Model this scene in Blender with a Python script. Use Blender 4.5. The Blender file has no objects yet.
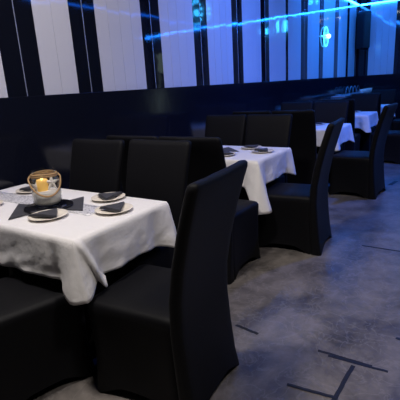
import bpy, bmesh, math, random
from mathutils import Vector, Matrix, noise
random.seed(7)
PI = math.pi
SC = bpy.context.scene
COL = SC.collection

# ------------------------------------------------------------------ materials
def new_mat(name):
    m = bpy.data.materials.new(name); m.use_nodes = True
    nt = m.node_tree; b = nt.nodes['Principled BSDF']
    return m, nt, b
def mat(name, col, rough=0.6, metal=0.0, spec=0.5, ior=1.45, sheen=0.0, bump=None, var=None, coat=0.0, trans=0.0):
    m, nt, b = new_mat(name)
    b.inputs['Base Color'].default_value = (*col, 1)
    b.inputs['Roughness'].default_value = rough
    b.inputs['Metallic'].default_value = metal
    b.inputs['Specular IOR Level'].default_value = spec
    b.inputs['IOR'].default_value = ior
    b.inputs['Sheen Weight'].default_value = sheen
    b.inputs['Coat Weight'].default_value = coat
    b.inputs['Transmission Weight'].default_value = trans
    tc = nt.nodes.new('ShaderNodeTexCoord')
    if var:
        n = nt.nodes.new('ShaderNodeTexNoise'); n.inputs['Scale'].default_value = var[0]; n.inputs['Detail'].default_value = 5
        r = nt.nodes.new('ShaderNodeMixRGB')
        r.inputs[1].default_value = (*[c * (1 - var[1]) for c in col], 1)
        r.inputs[2].default_value = (*[min(1, c * (1 + var[1])) for c in col], 1)
        nt.links.new(tc.outputs['Object'], n.inputs['Vector'])
        nt.links.new(n.outputs['Fac'], r.inputs[0]); nt.links.new(r.outputs[0], b.inputs['Base Color'])
    if bump:
        n = nt.nodes.new('ShaderNodeTexNoise'); n.inputs['Scale'].default_value = bump[0]; n.inputs['Detail'].default_value = 4
        bp = nt.nodes.new('ShaderNodeBump'); bp.inputs['Strength'].default_value = bump[1]; bp.inputs['Distance'].default_value = bump[2]
        nt.links.new(tc.outputs['Object'], n.inputs['Vector'])
        nt.links.new(n.outputs['Fac'], bp.inputs['Height']); nt.links.new(bp.outputs[0], b.inputs['Normal'])
    return m
def emit(name, col, s):
    m, nt, b = new_mat(name)
    b.inputs['Base Color'].default_value = (*[min(1, c) for c in col], 1)
    b.inputs['Emission Color'].default_value = (*col, 1); b.inputs['Emission Strength'].default_value = s
    return m

M = {}
M['white_panel'] = mat('glossy white wall panel', (.64, .64, .67), .045, ior=1.42, bump=(1.1, .25, .02))
M['black_panel'] = mat('glossy black wall panel', (.006, .007, .012), .05, ior=1.6, bump=(1.1, .2, .02))
M['trim'] = mat('pale seam highlight', (.55, .6, .75), .25, metal=.6)  # painted highlight: pale colour for the light reflected along the black seams
M['dado'] = mat('black lacquer dado', (.006, .007, .013), .12, ior=1.5, bump=(1.5, .2, .02))
M['dark_wall'] = mat('dark painted wall', (.02, .02, .03), .6)
M['ceiling'] = mat('black ceiling', (.012, .012, .016), .8)
M['spandex'] = mat('black spandex', (.0032, .0032, .0044), .58, sheen=.015, spec=.16, var=(3, .15), bump=(260, .25, .001))
M['leg_steel'] = mat('black chair leg', (.02, .02, .022), .35, metal=.6)
M['foot'] = mat('grey plastic glide', (.35, .35, .37), .5)
M['cloth'] = mat('white cotton tablecloth', (.72, .70, .69), .85, sheen=.15, bump=(38, .35, .006))
M['napkin'] = mat('charcoal napkin', (.028, .028, .036), .8, sheen=.12, bump=(200, .3, .001))
M['plate'] = mat('cream porcelain', (.80, .73, .62), .22, ior=1.5)
M['wood'] = mat('table board', (.18, .11, .06), .6)
M['iron'] = mat('cast iron base', (.02, .02, .02), .5, metal=.7)
m, nt, b = new_mat('clear jar glass')
g = nt.nodes.new('ShaderNodeBsdfGlossy'); g.inputs['Roughness'].default_value = .02
tr = nt.nodes.new('ShaderNodeBsdfTransparent'); tr.inputs[0].default_value = (.95, .96, .96, 1)
lw = nt.nodes.new('ShaderNodeLayerWeight'); lw.inputs[0].default_value = .5
pw = nt.nodes.new('ShaderNodeMath'); pw.operation = 'POWER'; pw.inputs[1].default_value = 3
fr = nt.nodes.new('ShaderNodeMapRange'); fr.inputs[3].default_value = .03; fr.inputs[4].default_value = .7
nt.links.new(lw.outputs['Facing'], pw.inputs[0]); nt.links.new(pw.outputs[0], fr.inputs[0])
ms = nt.nodes.new('ShaderNodeMixShader')
nt.links.new(fr.outputs[0], ms.inputs[0]); nt.links.new(tr.outputs[0], ms.inputs[1]); nt.links.new(g.outputs[0], ms.inputs[2])
nt.links.new(ms.outputs[0], nt.nodes['Material Output'].inputs[0])
M['glass'] = m
M['sand'] = mat('white sand', (.78, .73, .66), .9, var=(160, .15), bump=(220, .7, .003))
M['star'] = mat('white starfish', (.85, .80, .74), .8, bump=(160, .6, .003))
M['rope'] = mat('jute rope', (.42, .26, .12), .85, var=(120, .35), bump=(300, .6, .002))
M['disc'] = mat('black glass coaster', (.010, .010, .013), .06, ior=1.5)
M['speaker_box'] = mat('black speaker cabinet', (.012, .012, .015), .55)
M['grille'] = mat('speaker grille', (.02, .02, .024), .4, metal=.5)
M['steel'] = mat('brushed steel', (.6, .6, .62), .3, metal=1)
M['counter'] = mat('black counter', (.012, .013, .02), .2)
M['tape'] = mat('black gaffer tape', (.010, .010, .012), .5, bump=(90, .3, .002), var=(60, .4))
M['led'] = emit('blue led strip', (.012, .20, 1.0), 48)
M['led_soft'] = emit('dim blue led strip', (.006, .15, 1.0), 9)
M['neon'] = emit('cyan lamp', (.05, .50, 1.0), 4)
M['petal'] = emit('cyan petal glow', (.04, .45, 1.0), 16)
M['neon_ball'] = emit('pale lamp globe', (.35, .75, 1.0), 5)
M['white_lamp'] = emit('white lamp', (1, .93, .85), 25)
M['candle'] = None
m, nt, b = new_mat('yellow candle wax')
b.inputs['Base Color'].default_value = (.85, .52, .14, 1); b.inputs['Roughness'].default_value = .6
b.inputs['Emission Color'].default_value = (1, .55, .12, 1); b.inputs['Emission Strength'].default_value = .28
M['candle'] = m
M['flame'] = emit('candle flame', (1, .75, .3), 2.0)
M['door_lit'] = emit('lit doorway', (.55, .72, .62), .9)

# silver glitter runner
m, nt, b = new_mat('silver sequin runner')
tc = nt.nodes.new('ShaderNodeTexCoord'); v = nt.nodes.new('ShaderNodeTexVoronoi'); v.inputs['Scale'].default_value = 150
cr = nt.nodes.new('ShaderNodeValToRGB')
cr.color_ramp.elements[0].color = (.16, .16, .19, 1); cr.color_ramp.elements[1].color = (.75, .74, .76, 1); cr.color_ramp.elements[1].position = .55
nt.links.new(tc.outputs['Object'], v.inputs['Vector']); nt.links.new(v.outputs['Color'], cr.inputs[0]); nt.links.new(cr.outputs[0], b.inputs['Base Color'])
b.inputs['Roughness'].default_value = .45; b.inputs['Metallic'].default_value = .25
M['runner'] = m

# dark slate / marbled vinyl floor
m, nt, b = new_mat('marbled slate floor')
L = nt.links
tc = nt.nodes.new('ShaderNodeTexCoord')
n1 = nt.nodes.new('ShaderNodeTexNoise'); n1.inputs['Scale'].default_value = 3.4; n1.inputs['Detail'].default_value = 9; n1.inputs['Roughness'].default_value = .68; n1.inputs['Distortion'].default_value = .25
n2 = nt.nodes.new('ShaderNodeTexNoise'); n2.inputs['Scale'].default_value = 9; n2.inputs['Detail'].default_value = 8; n2.inputs['Distortion'].default_value = .7
L.new(tc.outputs['Object'], n1.inputs['Vector']); L.new(tc.outputs['Object'], n2.inputs['Vector'])
c1 = nt.nodes.new('ShaderNodeValToRGB')
c1.color_ramp.elements[0].position = .36; c1.color_ramp.elements[0].color = (.050, .045, .043, 1)
c1.color_ramp.elements[1].position = .66; c1.color_ramp.elements[1].color = (.180, .160, .148, 1)
L.new(n1.outputs['Fac'], c1.inputs[0])
c2 = nt.nodes.new('ShaderNodeValToRGB')       # pale veins
c2.color_ramp.elements[0].position = .475; c2.color_ramp.elements[0].color = (0, 0, 0, 1)
c2.color_ramp.elements[1].position = .525; c2.color_ramp.elements[1].color = (0, 0, 0, 1)
e = c2.color_ramp.elements.new(.50); e.color = (1, 1, 1, 1)
L.new(n2.outputs['Fac'], c2.inputs[0])
mx = nt.nodes.new('ShaderNodeMixRGB'); mx.inputs[2].default_value = (.22, .205, .20, 1)
mu = nt.nodes.new('ShaderNodeMath'); mu.operation = 'MULTIPLY'; mu.inputs[1].default_value = .38
L.new(c2.outputs[0], mu.inputs[0]); L.new(mu.outputs[0], mx.inputs[0]); L.new(c1.outputs[0], mx.inputs[1])
L.new(mx.outputs[0], b.inputs['Base Color'])
rr = nt.nodes.new('ShaderNodeMapRange'); rr.inputs[3].default_value = .30; rr.inputs[4].default_value = .48
L.new(n1.outputs['Fac'], rr.inputs[0]); L.new(rr.outputs[0], b.inputs['Roughness'])
bp = nt.nodes.new('ShaderNodeBump'); bp.inputs['Strength'].default_value = .15; bp.inputs['Distance'].default_value = .01
L.new(n2.outputs['Fac'], bp.inputs['Height']); L.new(bp.outputs[0], b.inputs['Normal'])
M['floor'] = m

# ------------------------------------------------------------------ helpers
def obj(name, bm, m, parent=None, smooth=False, loc=None):
    me = bpy.data.meshes.new(name)
    bmesh.ops.recalc_face_normals(bm, faces=bm.faces)
    bm.to_mesh(me); bm.free()
    for x in (m if isinstance(m, (list, tuple)) else [m]): me.materials.append(x)
    if smooth:
        for p in me.polygons: p.use_smooth = True
    o = bpy.data.objects.new(name, me); COL.objects.link(o)
    if parent: o.parent = parent
    if loc: o.location = loc
    return o
def tag(o, label, cat, group=None):
    o['label'] = label; o['category'] = cat
    if group: o['group'] = group
    return o
def thing(name, label, cat, loc=(0, 0, 0), rz=0, group=None):
    o = bpy.data.objects.new(name, None); COL.objects.link(o)
    o.location = loc; o.rotation_euler = (0, 0, rz); o.empty_display_size = .1
    return tag(o, label, cat, group)
def struct(o): o['kind'] = 'structure'; return o
def box(bm, x0, x1, y0, y1, z0, z1, mi=0, bevel=0):
    r = bmesh.ops.create_cube(bm, size=1)
    vs = r['verts']
    for v in vs:
        v.co = Vector(((x0 + x1) / 2 + v.co.x * (x1 - x0), (y0 + y1) / 2 + v.co.y * (y1 - y0), (z0 + z1) / 2 + v.co.z * (z1 - z0)))
    fs = {f for v in vs for f in v.link_faces}
    for f in fs: f.material_index = mi
    if bevel:
        es = list({e for v in vs for e in v.link_edges})
        bmesh.ops.bevel(bm, geom=es, offset=bevel, segments=2, affect='EDGES', profile=.5)
    return vs
def B(*a, **k):
    bm = bmesh.new(); box(bm, *a, **k); return bm
def loft(bm, rings, cap0=False, cap1=False, closed=True):
    vr = [[bm.verts.new(p) for p in r] for r in rings]
    n = len(vr[0])
    for a, c in zip(vr, vr[1:]):
        for i in range(n if closed else n - 1):
            j = (i + 1) % n
            bm.faces.new((a[i], a[j], c[j], c[i]))
    if cap0: bm.faces.new(vr[0])
    if cap1: bm.faces.new(vr[-1])
    return vr
def lathe(bm, prof, n=32, cx=0, cy=0):
    rings = [[(cx + r * math.cos(2 * PI * i / n), cy + r * math.sin(2 * PI * i / n), z) for i in range(n)] for r, z in prof]
    return loft(bm, rings, cap0=prof[0][0] > 1e-4, cap1=prof[-1][0] > 1e-4)
def tube(bm, pts, r, n=8, closed=False):
    pts = [Vector(p) for p in pts]; rings = []
    for i, p in enumerate(pts):
        if closed: d = pts[(i + 1) % len(pts)] - pts[i - 1]
        else: d = pts[min(i + 1, len(pts) - 1)] - pts[max(i - 1, 0)]
        d.normalize()
        u = d.cross(Vector((0, 0, 1)) if abs(d.z) < .9 else Vector((1, 0, 0))).normalized(); w = d.cross(u)
        rings.append([p + (u * math.cos(2 * PI * k / n) + w * math.sin(2 * PI * k / n)) * r for k in range(n)])
    if closed: rings.append(rings[0])
    loft(bm, rings, cap0=not closed, cap1=not closed)
    bmesh.ops.remove_doubles(bm, verts=bm.verts, dist=1e-6)
def dup(root, loc, rz, label, group=None):
    r = root.copy(); COL.objects.link(r); r.location = loc; r.rotation_euler = (0, 0, rz); r['label'] = label
    if group: r['group'] = group
    for ch in list(root.children):
        c = ch.copy(); COL.objects.link(c); c.parent = r
        for g in ch.children:
            d = g.copy(); COL.objects.link(d); d.parent = c
    return r

# ------------------------------------------------------------------ camera  (X along the row of tables, Y towards the panelled wall, Z up)
CAM_H = 1.37; F = 415.0
dv = Vector((90, 1500, F)).normalized()
Rv = Vector((280, -130, F)); Rv = (Rv - dv * Rv.dot(dv)).normalized()
up = -dv
Pv = Rv.cross(up); Pv = Pv if Pv.z > 0 else -Pv
def w(c): return Vector((c.dot(Rv), c.dot(Pv), c.dot(up)))
ax, ay, az = w(Vector((1, 0, 0))), -w(Vector((0, 1, 0))), -w(Vector((0, 0, 1)))
cam = bpy.data.cameras.new('camera'); co = bpy.data.objects.new('camera', cam); COL.objects.link(co)
co.matrix_world = Matrix(((ax.x, ay.x, az.x, 0), (ax.y, ay.y, az.y, 0), (ax.z, ay.z, az.z, CAM_H), (0, 0, 0, 1)))
cam.sensor_width = 36; cam.lens = 36 * F / 400; cam.clip_start = .05
SC.camera = co
def at(x, y, z):
    d = w(Vector((x - 200, y - 200, F))); return d * ((z - CAM_H) / d.z)

# ------------------------------------------------------------------ the room
X0, X1, Y0, Y1, ZC = -3.4, 12.1, -5.2, 2.8, 4.3
ZD = 1.365                                            # top of the black dado
struct(obj('floor', B(X0 - .1, X1 + .1, Y0 - .1, Y1 + .1, -.1, 0), M['floor']))
struct(obj('ceiling', B(X0 - .1, X1 + .1, Y0 - .1, Y1 + .1, ZC, ZC + .1), M['ceiling']))
struct(obj('wall_right', B(X0, X1, Y0 - .1, Y0, 0, ZC), M['dark_wall']))
struct(obj('wall_back', B(X0 - .1, X0, Y0, Y1, 0, ZC), M['dark_wall']))

def plank(bm, a, c, mi, horiz):
    """one glossy plank from a to c along a wall, very slightly out of true like real panels"""
    t = .012; g = .0018
    tw = random.uniform(-.0012, .0012)
    if horiz == 'left':
        vs = box(bm, a + g, c - g, Y1 - t, Y1, ZD - .02, ZC, mi)
        for v in vs:
            if v.co.y < Y1 - t / 2: v.co.y += tw * (1 if v.co.x > (a + c) / 2 else -1)
    else:
        vs = box(bm, X1 - t, X1, a + g, c - g, ZD - .02, ZC, mi)
        for v in vs:
            if v.co.x < X1 - t / 2: v.co.x += tw * (1 if v.co.y > (a + c) / 2 else -1)
bm = bmesh.new()
box(bm, X0, X1, Y1, Y1 + .1, 0, ZC, 1)
edges = [1.81, 2.12, 2.46, 2.74, 3.34, 3.63, 4.25, 4.55, 5.17, 5.47, 6.07, 6.37, 7.05, 7.16, 7.79, 8.15, 8.86, 9.13, 9.95, 10.25, 11.0, 11.2, 11.86, 12.088]
segs = [(edges[i], edges[i + 1], 1 if i % 2 == 0 else 0) for i in range(len(edges) - 1)]
x = 1.81; k = 0
while x > X0 + .05:
    wd = .6 if k % 2 == 0 else .3
    segs.append((max(X0, x - wd), x, 0 if k % 2 == 0 else 1)); x -= wd; k += 1
for a, c, mi in segs:
    n = max(1, round((c - a) / .15))
    for i in range(n):
        plank(bm, a + (c - a) * i / n, a + (c - a) * (i + 1) / n, mi, 'left')
        if mi == 1 and i > 0 and c - a > .2:
            s = a + (c - a) * i / n
            box(bm, s - .0035, s + .0035, Y1 - .014, Y1 - .001, ZD, ZC, 2)  # pale strip standing in for the seam's reflected highlight
struct(obj('wall_left', bm, [M['white_panel'], M['black_panel'], M['trim']]))
bm = bmesh.new()
box(bm, X1, X1 + .1, Y0, Y1, 0, ZC, 1)
y = 2.785; k = 0
for wd, mi in [(.285, 1), (.63, 0)] + [(.3, 1), (.6, 0)] * 8:
    a, c = max(Y0, y - wd), y
    n = max(1, round((c - a) / .15))
    for i in range(n): plank(bm, a + (c - a) * i / n, a + (c - a) * (i + 1) / n, mi, 'end')
    y -= wd
    if y < Y0 + .1: break
struct(obj('wall_front', bm, [M['white_panel'], M['black_panel']]))
struct(obj('trim_1', B(X0, X1 - .05, Y1 - .05, Y1 - .0145, 0, ZD, bevel=.004), M['dado']))
struct(obj('trim_2', B(X1 - .05, X1 - .0145, Y0, Y1 - .05, 0, ZD, bevel=.004), M['dado']))

# lit glass door on the far wall, mirrored in the panels
d = struct(obj('door_1', B(X1 - .075, X1 - .05, -4.32, -3.72, .02, 2.62, bevel=.004), M['steel']))
o = obj('door_pane', B(X1 - .078, X1 - .0755, -4.26, -3.78, .5, 2.56), M['door_lit'], d)
o2 = obj('door_panel', B(X1 - .088, X1 - .0785, -4.2, -3.9, 1.25, 1.9, bevel=.003), M['speaker_box'], d)

# ------------------------------------------------------------------ LED strips
ZL = 3.12
def led(label, x0, x1, y0, y1, z=ZL, hang=False, m='led'):
    t = thing('light_strip', label, 'light strip', ((x0 + x1) / 2, (y0 + y1) / 2, z), 0, 'blue light strips')
    cx, cy = (x0 + x1) / 2, (y0 + y1) / 2
    obj('channel', B(x0 - cx, x1 - cx, y0 - cy, y1 - cy, .006, .02), M['steel'], t)
    obj('diffuser', B(x0 - cx, x1 - cx, y0 - cy, y1 - cy, -.022, .006), M[m], t)
    if hang:
        for i in range(4):
            px = ((i + .5) / 4 - .5) * (x1 - x0)
            bm = bmesh.new(); tube(bm, [(px, 0, .019), (px, 0, ZC - z)], .003, 6)
            obj('hanger', bm, M['steel'], t)
    return t
led('blue light strip running along the top of the panelled wall', 5.5, X1 - .06, Y1 - .043, Y1 - .0132)
led('blue light strip along the far end wall above the loudspeaker', X1 - .042, X1 - .0115, -4.70, Y1 - .06)
led('blue light strip hung over the aisle, mirrored in the panels', 5.2, X1 - .12, -1.715, -1.685, hang=True, m='led_soft')

# decorative lamps on the end wall, seen mirrored in the glossy panels
t = thing('wall_lamp', 'sunburst lamp of cyan petals round a pale globe, mirrored high in the panels', 'lamp', (X1 - .014, -2.1, 3.58))
obj('back_plate', B(-.012, 0, -.1, .1, -.1, .1, bevel=.004), M['steel'], t)
bm = bmesh.new(); bmesh.ops.create_uvsphere(bm, u_segments=20, v_segments=12, radius=.09); bmesh.ops.translate(bm, verts=bm.verts, vec=(-.1, 0, 0))
obj('globe', bm, M['petal'], t, True)
for i in range(16):
    a = 2 * PI * (i + .5) / 16
    bm = bmesh.new(); bmesh.ops.create_uvsphere(bm, u_segments=10, v_segments=8, radius=1)
    for v in bm.verts:
        q = Vector((v.co.x * .014, v.co.y * .038, .37 + v.co.z * .08))
        v.co = Vector((q.x - .022, q.y * math.cos(a) - q.z * math.sin(a), q.y * math.sin(a) + q.z * math.cos(a)))
    obj('petal', bm, M['petal'], t, True)
for (yy, zz, h, lab) in [(.28, 2.78, .16, 'small cyan wall lamp, left of two mirrored in the panels'), (.66, 2.85, .30, 'bright cyan wall lamp, right of two mirrored in the panels')]:
    t = thing('wall_lamp', lab, 'lamp', (X1 - .014, yy, zz))
    obj('bracket', B(-.05, 0, -.03, .03, -.03, .03, bevel=.004), M['steel'], t)
    bm = bmesh.new(); lathe(bm, [(.02, -h / 2), (.05, -h / 2 + .02), (.055, 0), (.05, h / 2 - .02), (.02, h / 2)], 16, -.105, 0)
    obj('shade', bm, M['petal'], t, True)
t = thing('wall_sign', 'small ring shaped neon sign on the panelled wall, left of the loudspeaker', 'neon sign', (9.22, Y1 - .012, 2.19))
bm = bmesh.new()
tube(bm, [(.15 * math.cos(a), -.03, .19 * math.sin(a)) for a in [2 * PI * i / 40 for i in range(40)]], .011, 8, True)
obj('ring', bm, M['neon'], t, True)
bm = bmesh.new(); tube(bm, [(-.30, -.03, 0), (.10, -.03, 0)], .009, 8)
obj('bar', bm, M['neon'], t, True)
bm = bmesh.new(); bmesh.ops.create_uvsphere(bm, u_segments=14, v_segments=10, radius=.045); bmesh.ops.translate(bm, verts=bm.verts, vec=(.15, -.04, .02))
obj('bulb', bm, M['neon_ball'], t, True)
for sg in (-1, 1):
    bm = bmesh.new(); tube(bm, [(0, 0, sg * .19), (0, -.03, sg * .19)], .006, 6); obj('bracket', bm, M['steel'], t)

# ceiling spots: fixture + real light
def spot(x, y, power, size, label, col=(1, .93, .86)):
    t = thing('ceiling_spot', label, 'ceiling light', (x, y, ZC))
    bm = bmesh.new(); lathe(bm, [(.09, -.03), (.10, -.02), (.10, 0)], 24); obj('housing', bm, M['steel'], t, False)
    bm = bmesh.new(); lathe(bm, [(.075, -.036), (.075, -.0305)], 24); obj('lens', bm, M['white_lamp'], t, False)
    if power:
        l = bpy.data.lights.new('spot_light', 'AREA'); l.shape = 'DISK'; l.size = size; l.energy = power; l.color = col
        lo = bpy.data.objects.new('spot_light', l); COL.objects.link(lo); lo.location = (x, y, ZC - .06)
spot(.7, 1.5, 100, .5, 'ceiling spot over the nearest table')
spot(1.2, -1.1, 82, .5, 'ceiling spot over the aisle')
def wash(x, y, tx, ty, tz, power, ang, label, col):  # added out-of-view fill lamps, invented to tint the walls and aisle blue
    t = thing('added_fill_light', label, 'fill light', (x, y, ZC), 0, 'added blue fill lights on the ceiling')
    d = (Vector((tx, ty, tz)) - Vector((x, y, ZC - .28))).normalized()
    q = d.to_track_quat('-Z', 'Y')
    bm = bmesh.new(); tube(bm, [(0, 0, 0), (0, 0, -.2)], .02, 8); obj('yoke', bm, M['leg_steel'], t)
    bm = bmesh.new(); lathe(bm, [(.05, .14), (.09, .12), (.10, -.10), (.10, -.12)], 20)
    bmesh.ops.transform(bm, matrix=Matrix.Translation((0, 0, -.28)) @ q.to_matrix().to_4x4(), verts=bm.verts)
    obj('housing', bm, M['speaker_box'], t)
    l = bpy.data.lights.new('added_fill_lamp', 'SPOT'); l.energy = power; l.color = col; l.spot_size = math.radians(ang); l.spot_blend = .9; l.shadow_soft_size = .09
    lo = bpy.data.objects.new('added_fill_lamp', l); COL.objects.link(lo)
    lo.location = Vector((x, y, ZC - .28)) + d * .14; lo.rotation_euler = q.to_euler()
wash(.8, .5, 1.8, 2.8, 2.3, 85, 100, 'added lilac fill light aimed at the nearest wall panels', (.24, .27, 1))
wash(4.4, .6, 5.4, 2.8, 2.5, 380, 115, 'added blue fill light aimed at the middle of the panelled wall', (.04, .19, 1))
wash(8.6, .4, 9.6, 2.8, 2.7, 720, 120, 'added blue fill light aimed at the far panelled corner', (.015, .20, 1))
wash(5.8, -.4, 5.8, .8, 0, 700, 120, 'added blue fill light pointing down at the aisle', (.03, .15, 1))
spot(10.6, -2.6, 0, .3, 'small ceiling spot far down the room')
spot(11.2, -1.4, 0, .3, 'small ceiling spot farthest down the room')

# ------------------------------------------------------------------ chairs
def rrect(x0, x1, y0, y1, r, n=16):
    """rounded rectangle as (point, side, along) with n points on each side plus round corners"""
    pts = []
    cs = [((x1 - r, y1 - r), 0), ((x0 + r, y1 - r), PI / 2), ((x0 + r, y0 + r), PI), ((x1 - r, y0 + r), 3 * PI / 2)]
    for i, ((cx, cy), a0) in enumerate(cs):
        for k in range(5):
            a = a0 + k * PI / 8
            pts.append((cx + r * math.cos(a), cy + r * math.sin(a), 0.0))
        nx, ny = cs[(i + 1) % 4][0]; a1 = a0 + PI / 2
        sx, sy = cx + r * math.cos(a1), cy + r * math.sin(a1)
        ex, ey = nx + r * math.cos(a1), ny + r * math.sin(a1)
        for k in range(1, n):
            f = k / n
            pts.append((sx + (ex - sx) * f, sy + (ey - sy) * f, math.sin(PI * f)))
    return pts
def pinch(p, amt, cx, cy):
    x, y, s = p
    d = Vector((cx - x, cy - y))
    if abs(d.x) > 1e-6 or abs(d.y) > 1e-6:
        # pull the middle of each side towards the inside
        q = Vector((math.copysign(1, d.x) if abs(d.x) > abs(d.y) * 1.0 else 0, math.copysign(1, d.y) if abs(d.y) >= abs(d.x) else 0))
        return x + q.x * amt * s, y + q.y * amt * s
    return x, y
def seat_bm():
    bm = bmesh.new(); rings = []
    prof = [(0.0, .000, .020, .05), (.10, .008, .022, .0), (.22, .012, .018, .0), (.34, .010, .012, .0), (.42, .006, .004, 0), (.452, .006, .0, 0), (.468, .014, 0, 0), (.477, .034, 0, 0), (.482, .09, 0, 0)]
    for z, ins, pin, arch in prof:
        ring = []
        for p in rrect(-.232 + ins, .232 - ins, -.22 + ins, .27 - ins, .035):
            x, y = pinch(p, pin, 0, .03)
            s = p[2]
            ring.append((x, y, z + arch * min(1, s * 1.25) if arch else z + (.018 * s if z < .2 else 0)))
        rings.append(ring)
    loft(bm, rings, cap1=True)
    return bm
def back_bm():
    bm = bmesh.new(); rings = []
    # z, centre y, half depth, half width
    prof = [(0, -.240, .045, .238), (.10, -.232, .036, .233), (.25, -.220, .031, .234), (.42, -.210, .029, .234), (.56, -.216, .028, .235), (.70, -.240, .028, .238), (.85, -.278, .027, .242), (.96, -.311, .026, .245), (1.02, -.330, .026, .246), (1.038, -.335, .022, .243), (1.046, -.337, .014, .232), (1.048, -.338, .006, .218)]
    for z, cy, hd, hw in prof:
        ring = []
        for p in rrect(-hw, hw, cy - hd, cy + hd, min(.024, hd * .9), 14):
            x, y, s = p
            az = 0
            if z == 0: az = .06 * min(1, s * 1.25) if abs(y - cy) > hd * .95 else 0
            elif z < .2: az = .015 * s
            # stretch cover sags between the frame posts, top dips slightly
            if .3 < z < 1.0 and abs(x) < hw * .95 and y < cy: y += .006 * s
            if z > 1.0: az = -.006 * (1 - abs(x) / hw) * (1 if hw > .19 else 1)
            ring.append((x, y, z + az))
        rings.append(ring)
    loft(bm, rings, cap1=True)
    return bm
def leg_bm(x, y, tx, ty):
    bm = bmesh.new(); tube(bm, [(x, y, .012), (tx, ty, .43)], .012, 10); return bm
def make_chair():
    t = thing('banquet_chair', '', 'chair', group='black covered banquet chairs')
    obj('seat', seat_bm(), M['spandex'], t, True)
    obj('backrest', back_bm(), M['spandex'], t, True)
    for sx in (-1, 1):
        for (y, ty) in ((.234, .18), (-.246, -.205)):
            lg = obj('leg', leg_bm(sx * .2, y, sx * .18, ty), M['leg_steel'], t, True)
            bm = bmesh.new(); lathe(bm, [(.017, 0), (.017, .012), (.014, .016)], 12, sx * .2, y)
            obj('glide', bm, M['foot'], lg, True)
    return t
T = 'black covered chair '
CH = [  # x, y, rotation, label
    (1.335, 1.14, 5, T + 'in the foreground, its tall back to the aisle at the nearest table'),
    (.985, 1.765, -106, T + 'cut off at bottom left, seat under the nearest cloth'),
    (1.75, 1.68, 90, T + 'facing us across the nearest table, the one nearer the aisle'),
    (1.71, 2.195, 90, T + 'facing us across the nearest table, the one nearer the panelled wall'),
    (2.59, 1.57, -90, T + 'turned away, its top corner just left of the second table cloth'),
    (2.59, 2.07, -90, T + 'turned away, only its top edge showing above a facing chair'),
    (3.275, 1.225, 5, T + 'with its back to the aisle at the second table'),
    (3.63, 1.745, 90, T + 'facing us across the second table, directly behind its plates'),
    (3.63, 2.245, 90, T + 'facing us across the second table, nearer the panelled wall'),
    (4.78, 1.68, -90, T + 'turned away at the third table, right of the second cloth'),
    (4.78, 2.18, -90, T + 'turned away at the third table, nearer the panelled wall'),
    (5.12, 1.12, -4, T + 'with its back to the aisle at the third table'),
    (5.72, 1.72, 90, T + 'facing us across the third table, nearer the aisle'),
    (5.72, 2.22, 90, T + 'facing us across the third table, nearer the panelled wall'),
    (6.80, 1.74, -90, T + 'turned away at the fourth table'),
    (7.25, 1.10, 0, T + 'with its back to the aisle at the fourth table'),
    (7.90, 1.72, 90, T + 'facing us across the fourth table'),
    (8.70, 1.72, -90, T + 'turned away at the farthest table'),
    (9.2, 1.10, 0, T + 'with its back to the aisle at the farthest table'),
    (9.75, 1.72, 90, T + 'facing us across the farthest table'),
]
ch0 = None
for x, y, rz, lab in CH:
    if ch0 is None:
        ch0 = make_chair(); ch0.location = (x, y, 0); ch0.rotation_euler = (0, 0, math.radians(rz)); ch0['label'] = lab
    else: dup(ch0, (x, y, 0), math.radians(rz), lab)

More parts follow.
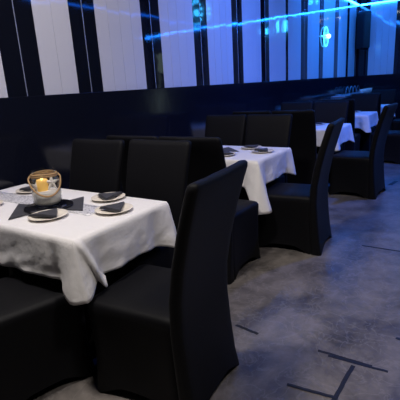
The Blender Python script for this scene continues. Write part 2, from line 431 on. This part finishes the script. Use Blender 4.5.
# ------------------------------------------------------------------ tables and cloths
ZT = .758
def cloth_bm(hx, hy, seed, hero=False, cdrop=.07, tip=0):
    """draped cloth: flat top, hanging skirt with folds and lower corners; local centre at the table centre, +-hx, +-hy"""
    rnd = random.Random(seed)
    bm = bmesh.new(); r = .012
    per = []  # (x, y, nx, ny, signed distance to corner, corner index)
    segs = [((hx, -hy), (hx, hy), (1, 0)), ((hx, hy), (-hx, hy), (0, 1)), ((-hx, hy), (-hx, -hy), (-1, 0)), ((-hx, -hy), (hx, -hy), (0, -1))]
    s_acc = 0
    for (a, c, nn) in segs:
        a, c = Vector(a), Vector(c); Ln = (c - a).length; N = int(Ln / .005)
        d = (c - a) / Ln
        nxt = Vector((-nn[1], nn[0]))
        for i in range(N):
            f = i / N * Ln
            q = a + d * f
            dist0, dist1 = f, Ln - f
            per.append((q, Vector(nn), dist0, dist1, s_acc + f))
        for k in range(1, 6):                # corner fan
            an = k / 6 * PI / 2
            n_ = Vector(nn) * math.cos(an) + nxt * math.sin(an)
            per.append((c, n_, Ln, 0.0, s_acc + Ln))
        s_acc += Ln
    tot = s_acc
    ph = [rnd.uniform(0, 6.28) for _ in range(6)]
    NR = 16
    rings = []
    for j in range(NR + 1):
        t = j / NR; ring = []
        for q, n, d0, d1, s in per:
            dc = min(d0, d1)
            corner = math.exp(-(dc / .07) ** 2)
            L = .205 + cdrop * math.exp(-(dc / .085) ** 1.3) + .006 * math.sin(s * 7 + ph[0]) + .003 * math.sin(s * 23 + ph[1])
            fold = (.5 * math.sin(s * 21 + ph[2] + .8 * t) + .35 * math.sin(s * 37 + ph[3] - 1.2 * t) + .25 * math.sin(s * 61 + ph[4]))
            nz = noise.noise(Vector((q.x * 5 + n.x * 3, q.y * 5 + n.y * 3, t * 1.3 + seed))) + .55 * noise.noise(Vector((q.x * 15 + n.x * 3 + t * 2, q.y * 15 + n.y * 3 - t * 2, t * 3.2 + seed)))
            out = .008 + .016 * t + t ** 1.2 * (.006 * fold + .016 * nz) * (1 - .4 * corner)
            out += .034 * corner * t ** 1.1
            # valleys either side of each corner fold
            out -= .022 * t * math.exp(-((dc - .13) / .04) ** 2)
            drop = L * t
            if hero:
                # the folded flap that hangs from the near corner along the aisle end
                along = d0 if n.y < -.9 else 9
                c0 = .012 + .105 * t
                w_ = .016
                g = math.exp(-((along - c0) / w_) ** 4)
                out += (.008 + .030 * t) * g
                if along < .13: drop += .045 * t * g
            if tip:
                # one corner hangs to a long point beside the aisle chair
                cq = Vector((-hx, -hy)); dq = (q - cq).length
                g = math.exp(-dq / (.05 if n.x < -.9 else .02))
                drop += tip * t * g; out += .065 * t * g
            rr = min(1, t * 14)
            ring.append((q.x + n.x * out * rr, q.y + n.y * out * rr, -drop if t > 0 else 0.0))
        rings.append(ring)
    vr = loft(bm, rings)
    # top as a fan of shrinking rings with faint creases
    prev = vr[0]; n = len(prev)
    for f in (.97, .8, .55, .25):
        cur = []
        for i in range(n):
            q = per[i][0]
            cz = .0022 * noise.noise(Vector((q.x * f * 6, q.y * f * 6, seed * 1.7)))
            cur.append(bm.verts.new((q.x * f, q.y * f, .0022 + cz * .6)))
        for i in range(n):
            k = (i + 1) % n
            try: bm.faces.new((prev[i], prev[k], cur[k], cur[i]))
            except ValueError: pass
        prev = cur
    cv = bm.verts.new((0, 0, .002))
    for i in range(n): bm.faces.new((prev[i], prev[(i + 1) % n], cv))
    bmesh.ops.remove_doubles(bm, verts=bm.verts, dist=1e-5)
    return bm
def make_table(cx, y0, y1, hx, which, px=0, hero=False, seed=1, cdrop=.07, tip=0):
    cy, hy = (y0 + y1) / 2, (y1 - y0) / 2
    t = thing('dining_table', 'dining table hidden under the %s white cloth' % which, 'table', (cx, cy, 0), 0, 'tables in a row along the panelled wall')
    obj('tabletop', B(-hx + .012, hx - .012, -hy + .012, hy - .012, ZT - .035, ZT - .002, bevel=.004), M['wood'], t)
    for s in ((-1, 1) if hy > .5 else (0,)):
        bm = bmesh.new(); lathe(bm, [(.028, .018), (.028, ZT - .036)], 16, px, s * .30); obj('column', bm, M['iron'], t, True)
        obj('base', B(px - .08, px + .08, s * .30 - .12, s * .30 + .12, 0, .018, bevel=.005), M['iron'], t)
    c = obj('tablecloth', cloth_bm(hx, hy, seed, hero, cdrop, tip), M['cloth'], None, True, (cx, cy, ZT))
    sol = c.modifiers.new('solid', 'SOLIDIFY'); sol.thickness = .0012; sol.offset = 1
    tag(c, 'white tablecloth draped over the %s table' % which, 'tablecloth', 'white tablecloths')
    return cx, cy
ZP = ZT + .0042
make_table(1.415, 1.39, 2.67, .33, 'nearest', -.075, True, 3)
make_table(3.34, 1.42, 2.70, .355, 'second nearest', -.19, False, 8, .06, .15)
make_table(5.48, 1.39, 2.68, .35, 'third', -.2, False, 5, .045)
make_table(7.42, 1.42, 2.12, .35, 'fourth', -.08, False, 12)
make_table(9.25, 1.44, 2.12, .35, 'farthest', -.1, False, 21)

# ------------------------------------------------------------------ plates and napkins
def plate_bm(r):
    bm = bmesh.new()
    lathe(bm, [(r * .55, 0), (r * .60, .002), (r * .99, .0135), (r, .0155), (r * .985, .0165), (r * .66, .0075), (r * .60, .006), (.0, .006)], 48)
    return bm
plate0 = None
def plate(x, y, label):
    global plate0
    if plate0 is None:
        plate0 = obj('plate', plate_bm(.099), M['plate'], None, True, (x, y, ZP)); tag(plate0, label, 'plate', 'cream side plates'); return plate0
    o = plate0.copy(); COL.objects.link(o); o.location = (x, y, ZP); o['label'] = label; return o
def napkin_bm():
    """napkin folded to a triangle, three soft layers"""
    bm = bmesh.new()
    tri = [Vector((-.095, -.05)), Vector((.095, -.05)), Vector((0, .085))]
    for k in range(3):
        z0, s = .0038 * k, 1 - .05 * k
        rings = []
        cen = (tri[0] + tri[1] + tri[2]) / 3
        pts = []
        for i in range(3):
            a, c = tri[i], tri[(i + 1) % 3]
            for j in range(8): pts.append(a + (c - a) * j / 8)
        for (ins, z) in ((.985, z0), (1, z0 + .0015), (.985, z0 + .0034), (.6, z0 + .0036)):
            rings.append([((cen + (p - cen) * ins * s).x + .002 * k, (cen + (p - cen) * ins * s).y, z + (.003 * math.sin(p.x * 40 + k) * .5 if z > z0 else 0)) for p in pts])
        loft(bm, rings, cap0=True, cap1=True)
    return bm
nap0 = None
def napkin(x, y, rz, label, s=1.0, z=.0165):
    global nap0
    if nap0 is None:
        nap0 = obj('napkin', napkin_bm(), M['napkin'], None, False); tag(nap0, label, 'napkin', 'black triangle napkins'); o = nap0
    else:
        o = nap0.copy(); COL.objects.link(o); o['label'] = label
    o.location = (x, y, ZP + z); o.rotation_euler = (0, 0, rz); o.scale = (s, s, 1)
    return o
def setting(x, y, ang, where, s=.92):
    plate(x, y, 'cream side plate ' + where)
    napkin(x, y, math.radians(ang), 'black triangle napkin on plate ' + where, s)
N1 = 'on the nearest table, '
setting(1.265, 1.785, -75, N1 + 'below the jar', .92)
setting(1.485, 1.535, 35, N1 + 'nearest its aisle end')
setting(1.655, 1.745, 10, N1 + 'behind the aisle end plate')
setting(1.61, 2.40, 60, N1 + 'just left of the jar')
setting(1.25, 2.335, -60, N1 + 'cut off by the left frame edge')
N2 = 'on the second table, '
setting(3.38, 1.555, 25, N2 + 'nearest its front corner')
setting(3.56, 1.755, 5, N2 + 'at the far edge')
setting(3.15, 1.81, -70, N2 + 'half hidden by a chair top')
setting(5.63, 1.76, 5, 'on the third table')
setting(7.62, 1.75, 5, 'on the fourth table')

# ------------------------------------------------------------------ centrepiece on the first table
bm = bmesh.new(); rings = []
ys = [1.60 + (2.62 - 1.60) * i / 30 for i in range(31)]
for y in ys:
    xx = 1.445 + .006 * math.sin(y * 7)
    rings.append([(xx + f * .075, y, ZP + .0004 + .0006 * math.sin(y * 23 + f * 2)) for f in (-1, -.5, 0, .5, 1)])
loft(bm, rings, closed=False)
rn = obj('table_runner', bm, M['runner'], None, True)
sm = rn.modifiers.new('solid', 'SOLIDIFY'); sm.thickness = .001; sm.offset = 1
tag(rn, 'silver sequin runner lying under the jar on the nearest table', 'table runner')
def bow(cx, cy, ang, label, z):
    bm = bmesh.new(); top = []
    for i in range(25):
        u = -1 + 2 * i / 24
        hw = .055 + .105 * abs(u) ** 1.1
        row = []
        for k in range(9):
            v = -1 + 2 * k / 8
            row.append((u * .185, v * hw, .0015 + .003 * (1 - abs(u)) * (1 + math.cos(v * 9)) * .5))
        top.append(row)
    loft(bm, top, closed=False)
    o = obj('napkin', bm, M['napkin'], None, True, (cx, cy, z)); o.rotation_euler = (0, 0, ang)
    s = o.modifiers.new('solid', 'SOLIDIFY'); s.thickness = .0015; s.offset = 1
    return tag(o, label, 'napkin')
JX, JY = 1.385, 1.935
bow(JX, JY, math.radians(-43), 'black bow shaped napkin spread under the jar on the nearest table', ZP + .0015)
bow(3.33, 2.02, math.radians(-43), 'black bow shaped napkin on the second table', ZP + .0012)
ZJ = ZP + .0085
bm = bmesh.new(); lathe(bm, [(.128, 0), (.132, .002), (.132, .004), (.129, .006), (0, .006)], 48)
o = obj('coaster', bm, M['disc'], None, True, (JX, JY, ZJ)); tag(o, 'round black glass coaster under the candle jar', 'coaster')
ZJ += .0065
jar = thing('candle_jar', 'clear glass jar candle with sand, white starfish and rope handle', 'candle jar', (JX, JY, ZJ))
bm = bmesh.new()
lathe(bm, [(.0, 0), (.058, 0), (.066, .006), (.069, .02), (.0695, .09), (.067, .112), (.058, .126), (.054, .132), (.0545, .142), (.058, .148), (.0575, .151), (.053, .150), (.0505, .142), (.0505, .132), (.0545, .124), (.063, .110), (.0655, .09), (.0655, .022), (.060, .012), (.0, .011)], 48)
jar.scale = (1.12, 1.12, 1.32)
obj('jar_glass', bm, M['glass'], jar, True)
bm = bmesh.new(); lathe(bm, [(.0, .0122), (.058, .0132), (.0645, .024), (.0648, .060), (.05, .064), (.02, .066), (.0, .066)], 40)
obj('sand', bm, M['sand'], jar, True)
bm = bmesh.new(); lathe(bm, [(.026, .060), (.027, .064), (.027, .108), (.024, .112), (.012, .108), (0, .107)], 28, -.008, .012)
cd = obj('candle', bm, M['candle'], jar, True)
bm = bmesh.new(); lathe(bm, [(.0, .107), (.006, .112), (.0065, .118), (.003, .128), (0, .133)], 14, -.008, .012); obj('flame', bm, M['flame'], cd, True)
def star_bm(R, r, th):
    bm = bmesh.new(); n = 10; ring = []
    for i in range(n):
        a = PI / 2 + 2 * PI * i / n; q = R if i % 2 == 0 else r
        ring.append((q * math.cos(a), q * math.sin(a)))
    f = bm.verts.new((0, 0, th)); bk = bm.verts.new((0, 0, -th))
    e = [bm.verts.new((x, y, 0)) for x, y in ring]
    for i in range(n):
        bm.faces.new((e[i], e[(i + 1) % n], f)); bm.faces.new((e[(i + 1) % n], e[i], bk))
    return bm
st = obj('starfish', star_bm(.040, .014, .007), M['star'], jar)
st.location = (.018, -.026, .096); st.rotation_euler = (math.radians(80), 0, math.radians(-38))
st2 = obj('starfish', star_bm(.030, .011, .006), M['star'], jar)
st2.location = (-.036, .028, .084); st2.rotation_euler = (math.radians(72), .3, math.radians(-50))
# rope: wrapped twice round the neck, with a bail handle hanging across the front
bm = bmesh.new()
for z in (.1285, .1365): tube(bm, [(.0595 * math.cos(2 * PI * i / 40), .0595 * math.sin(2 * PI * i / 40), z + .002 * math.sin(4 * PI * i / 40)) for i in range(40)], .0038, 8, True)
obj('neck_rope', bm, M['rope'], jar, True)
bm = bmesh.new(); pts = []
vd = Vector((-JX, -JY)).normalized(); sd = Vector((-vd.y, vd.x))       # towards / across the viewer side
if sd.dot(Vector((.54, -.84))) < 0: sd = -sd
for i in range(33):
    u = -1 + 2 * i / 32
    a = u * PI / 2
    rad = .074
    p = sd * math.sin(a) * rad + vd * math.cos(a) * (rad + .002)
    z = .132 - .068 * math.cos(a) ** .8 - .012 * (u + 1) * math.cos(a)
    if abs(u) == 1: p = sd * math.sin(a) * .064
    pts.append((p.x, p.y, z))
tube(bm, pts, .0040, 8); obj('rope_handle', bm, M['rope'], jar, True)

# ------------------------------------------------------------------ loudspeaker in the corner
t = thing('loudspeaker', 'tall black loudspeaker hung in the far corner under the blue strips', 'loudspeaker', (11.82, 2.59, 2.04), math.radians(-30))
obj('cabinet', B(-.11, .12, -.13, .13, 0, .88, bevel=.02), M['speaker_box'], t)
obj('grille', B(-.122, -.1095, -.115, .115, .04, .84, bevel=.005), M['grille'], t)
bm = bmesh.new(); tube(bm, [(.11, 0, .45), (.20, .03, .45), (.226, .16, .45)], .018, 8)
obj('bracket', bm, M['leg_steel'], t)

# ------------------------------------------------------------------ serving counter along the wall
CY0, CY1, CZ = 2.25, Y1 - .055, .95
t = thing('serving_counter', 'long low black serving counter along the dado at the far end', 'counter', (10.06, 2.49, 0))
obj('body', B(-1.93, 1.93, CY0 - 2.47, CY1 - 2.49, .0, CZ - .04, bevel=.004), M['counter'], t)
obj('countertop', B(-1.97, 1.97, CY0 - 2.49, CY1 - 2.49, CZ - .0395, CZ, bevel=.005), M['counter'], t)
tr = thing('serving_tray', 'long steel serving tray glowing blue on the far counter', 'tray', (9.95, 2.42, CZ))
obj('base', B(-.95, .95, -.15, .15, .0, .03, bevel=.006), M['steel'], tr)
bm = bmesh.new()
for s in (-1, 1): tube(bm, [(s * .9, -.06, .028), (s * .9, -.06, .06), (s * .9, .06, .06), (s * .9, .06, .028)], .006, 6)
obj('handle', bm, M['steel'], tr)
g0 = None
for i in range(5):
    x = 11.0 + i * .23
    lab = ['leftmost', 'second from left', 'middle', 'second from right', 'rightmost'][i]
    if g0 is None:
        bm = bmesh.new(); lathe(bm, [(.035, 0), (.04, .004), (.062, .09), (.060, .092), (.038, .012), (0, .010)], 20)
        g0 = obj('bowl', bm, M['plate'], None, True); o = g0
    else:
        o = g0.copy(); COL.objects.link(o)
    o.location = (x, 2.38, CZ); tag(o, 'small white bowl on the far counter, %s of five' % lab, 'bowl', 'bowls on the counter')
rk = thing('wire_rack', 'chrome wire rack of arches behind the bowls on the far counter', 'rack', (11.1, 2.62, CZ))
obj('rail', B(-.75, .75, -.012, .012, 0, .012), M['steel'], rk)
for i in range(4):
    bm = bmesh.new(); c = -.54 + i * .36
    tube(bm, [(c + .15 * math.cos(a), 0, .011 + .17 * math.sin(a)) for a in [PI * k / 14 for k in range(15)]], .008, 6)
    obj('arch', bm, M['steel'], rk, True)

# ------------------------------------------------------------------ tape on the floor
def tape(p, q, wd, label, z=.0004):
    a, c = at(*p, 0), at(*q, 0); a.z = c.z = 0
    d = c - a; L_ = d.length; d.normalize(); n = Vector((-d.y, d.x, 0))
    bm = bmesh.new(); N = 14; rings = []
    for i in range(N + 1):
        u = -.5 + i / N
        j = random.uniform(-.0015, .0015)
        rings.append([(u * L_, -wd / 2 + j, 0), (u * L_, wd / 2 + j, 0), (u * L_, wd / 2 + j, .0007), (u * L_, -wd / 2 + j, .0007)])
    loft(bm, rings, cap0=True, cap1=True)
    o = obj('floor_tape', bm, M['tape'], None, False, ((a.x + c.x) / 2, (a.y + c.y) / 2, z))
    o.rotation_euler = (0, 0, math.atan2(d.y, d.x))
    tag(o, label, 'tape', 'black tape marks on the floor')
tape((318, 350.5), (372, 366.5), .017, 'black tape strip forming the crossbar of the T mark on the floor')
tape((328, 356), (388, 372), .015, 'black tape strip just in front of the T mark crossbar, offset right', .0014)
tape((353, 366), (333, 402), .02, 'black tape strip forming the stem of the T mark on the floor', .0024)
tape((287, 385), (338, 399), .017, 'black tape strip at the bottom frame edge, left of the T mark', .0034)
tape((236, 325), (258, 334), .02, 'short black tape strip beside the foreground chair foot')
tape((362, 245.5), (404, 252), .02, 'black tape strip on the bluish floor at the right frame edge')
tape((396, 338), (408, 342), .02, 'tiny end of black tape at the right frame edge, above the T mark')
tape((390, 185), (396.5, 181), .05, 'small black tape scrap beside the third table chair')

# ------------------------------------------------------------------ world, view
wd = bpy.data.worlds.new('world'); SC.world = wd; wd.use_nodes = True
wd.node_tree.nodes['Background'].inputs[0].default_value = (.02, .025, .05, 1); wd.node_tree.nodes['Background'].inputs[1].default_value = .1
vs = SC.view_settings
vs.view_transform = 'Standard'; vs.look = 'None'; vs.gamma = 1; vs.exposure = 0.0; vs.use_curve_mapping = False
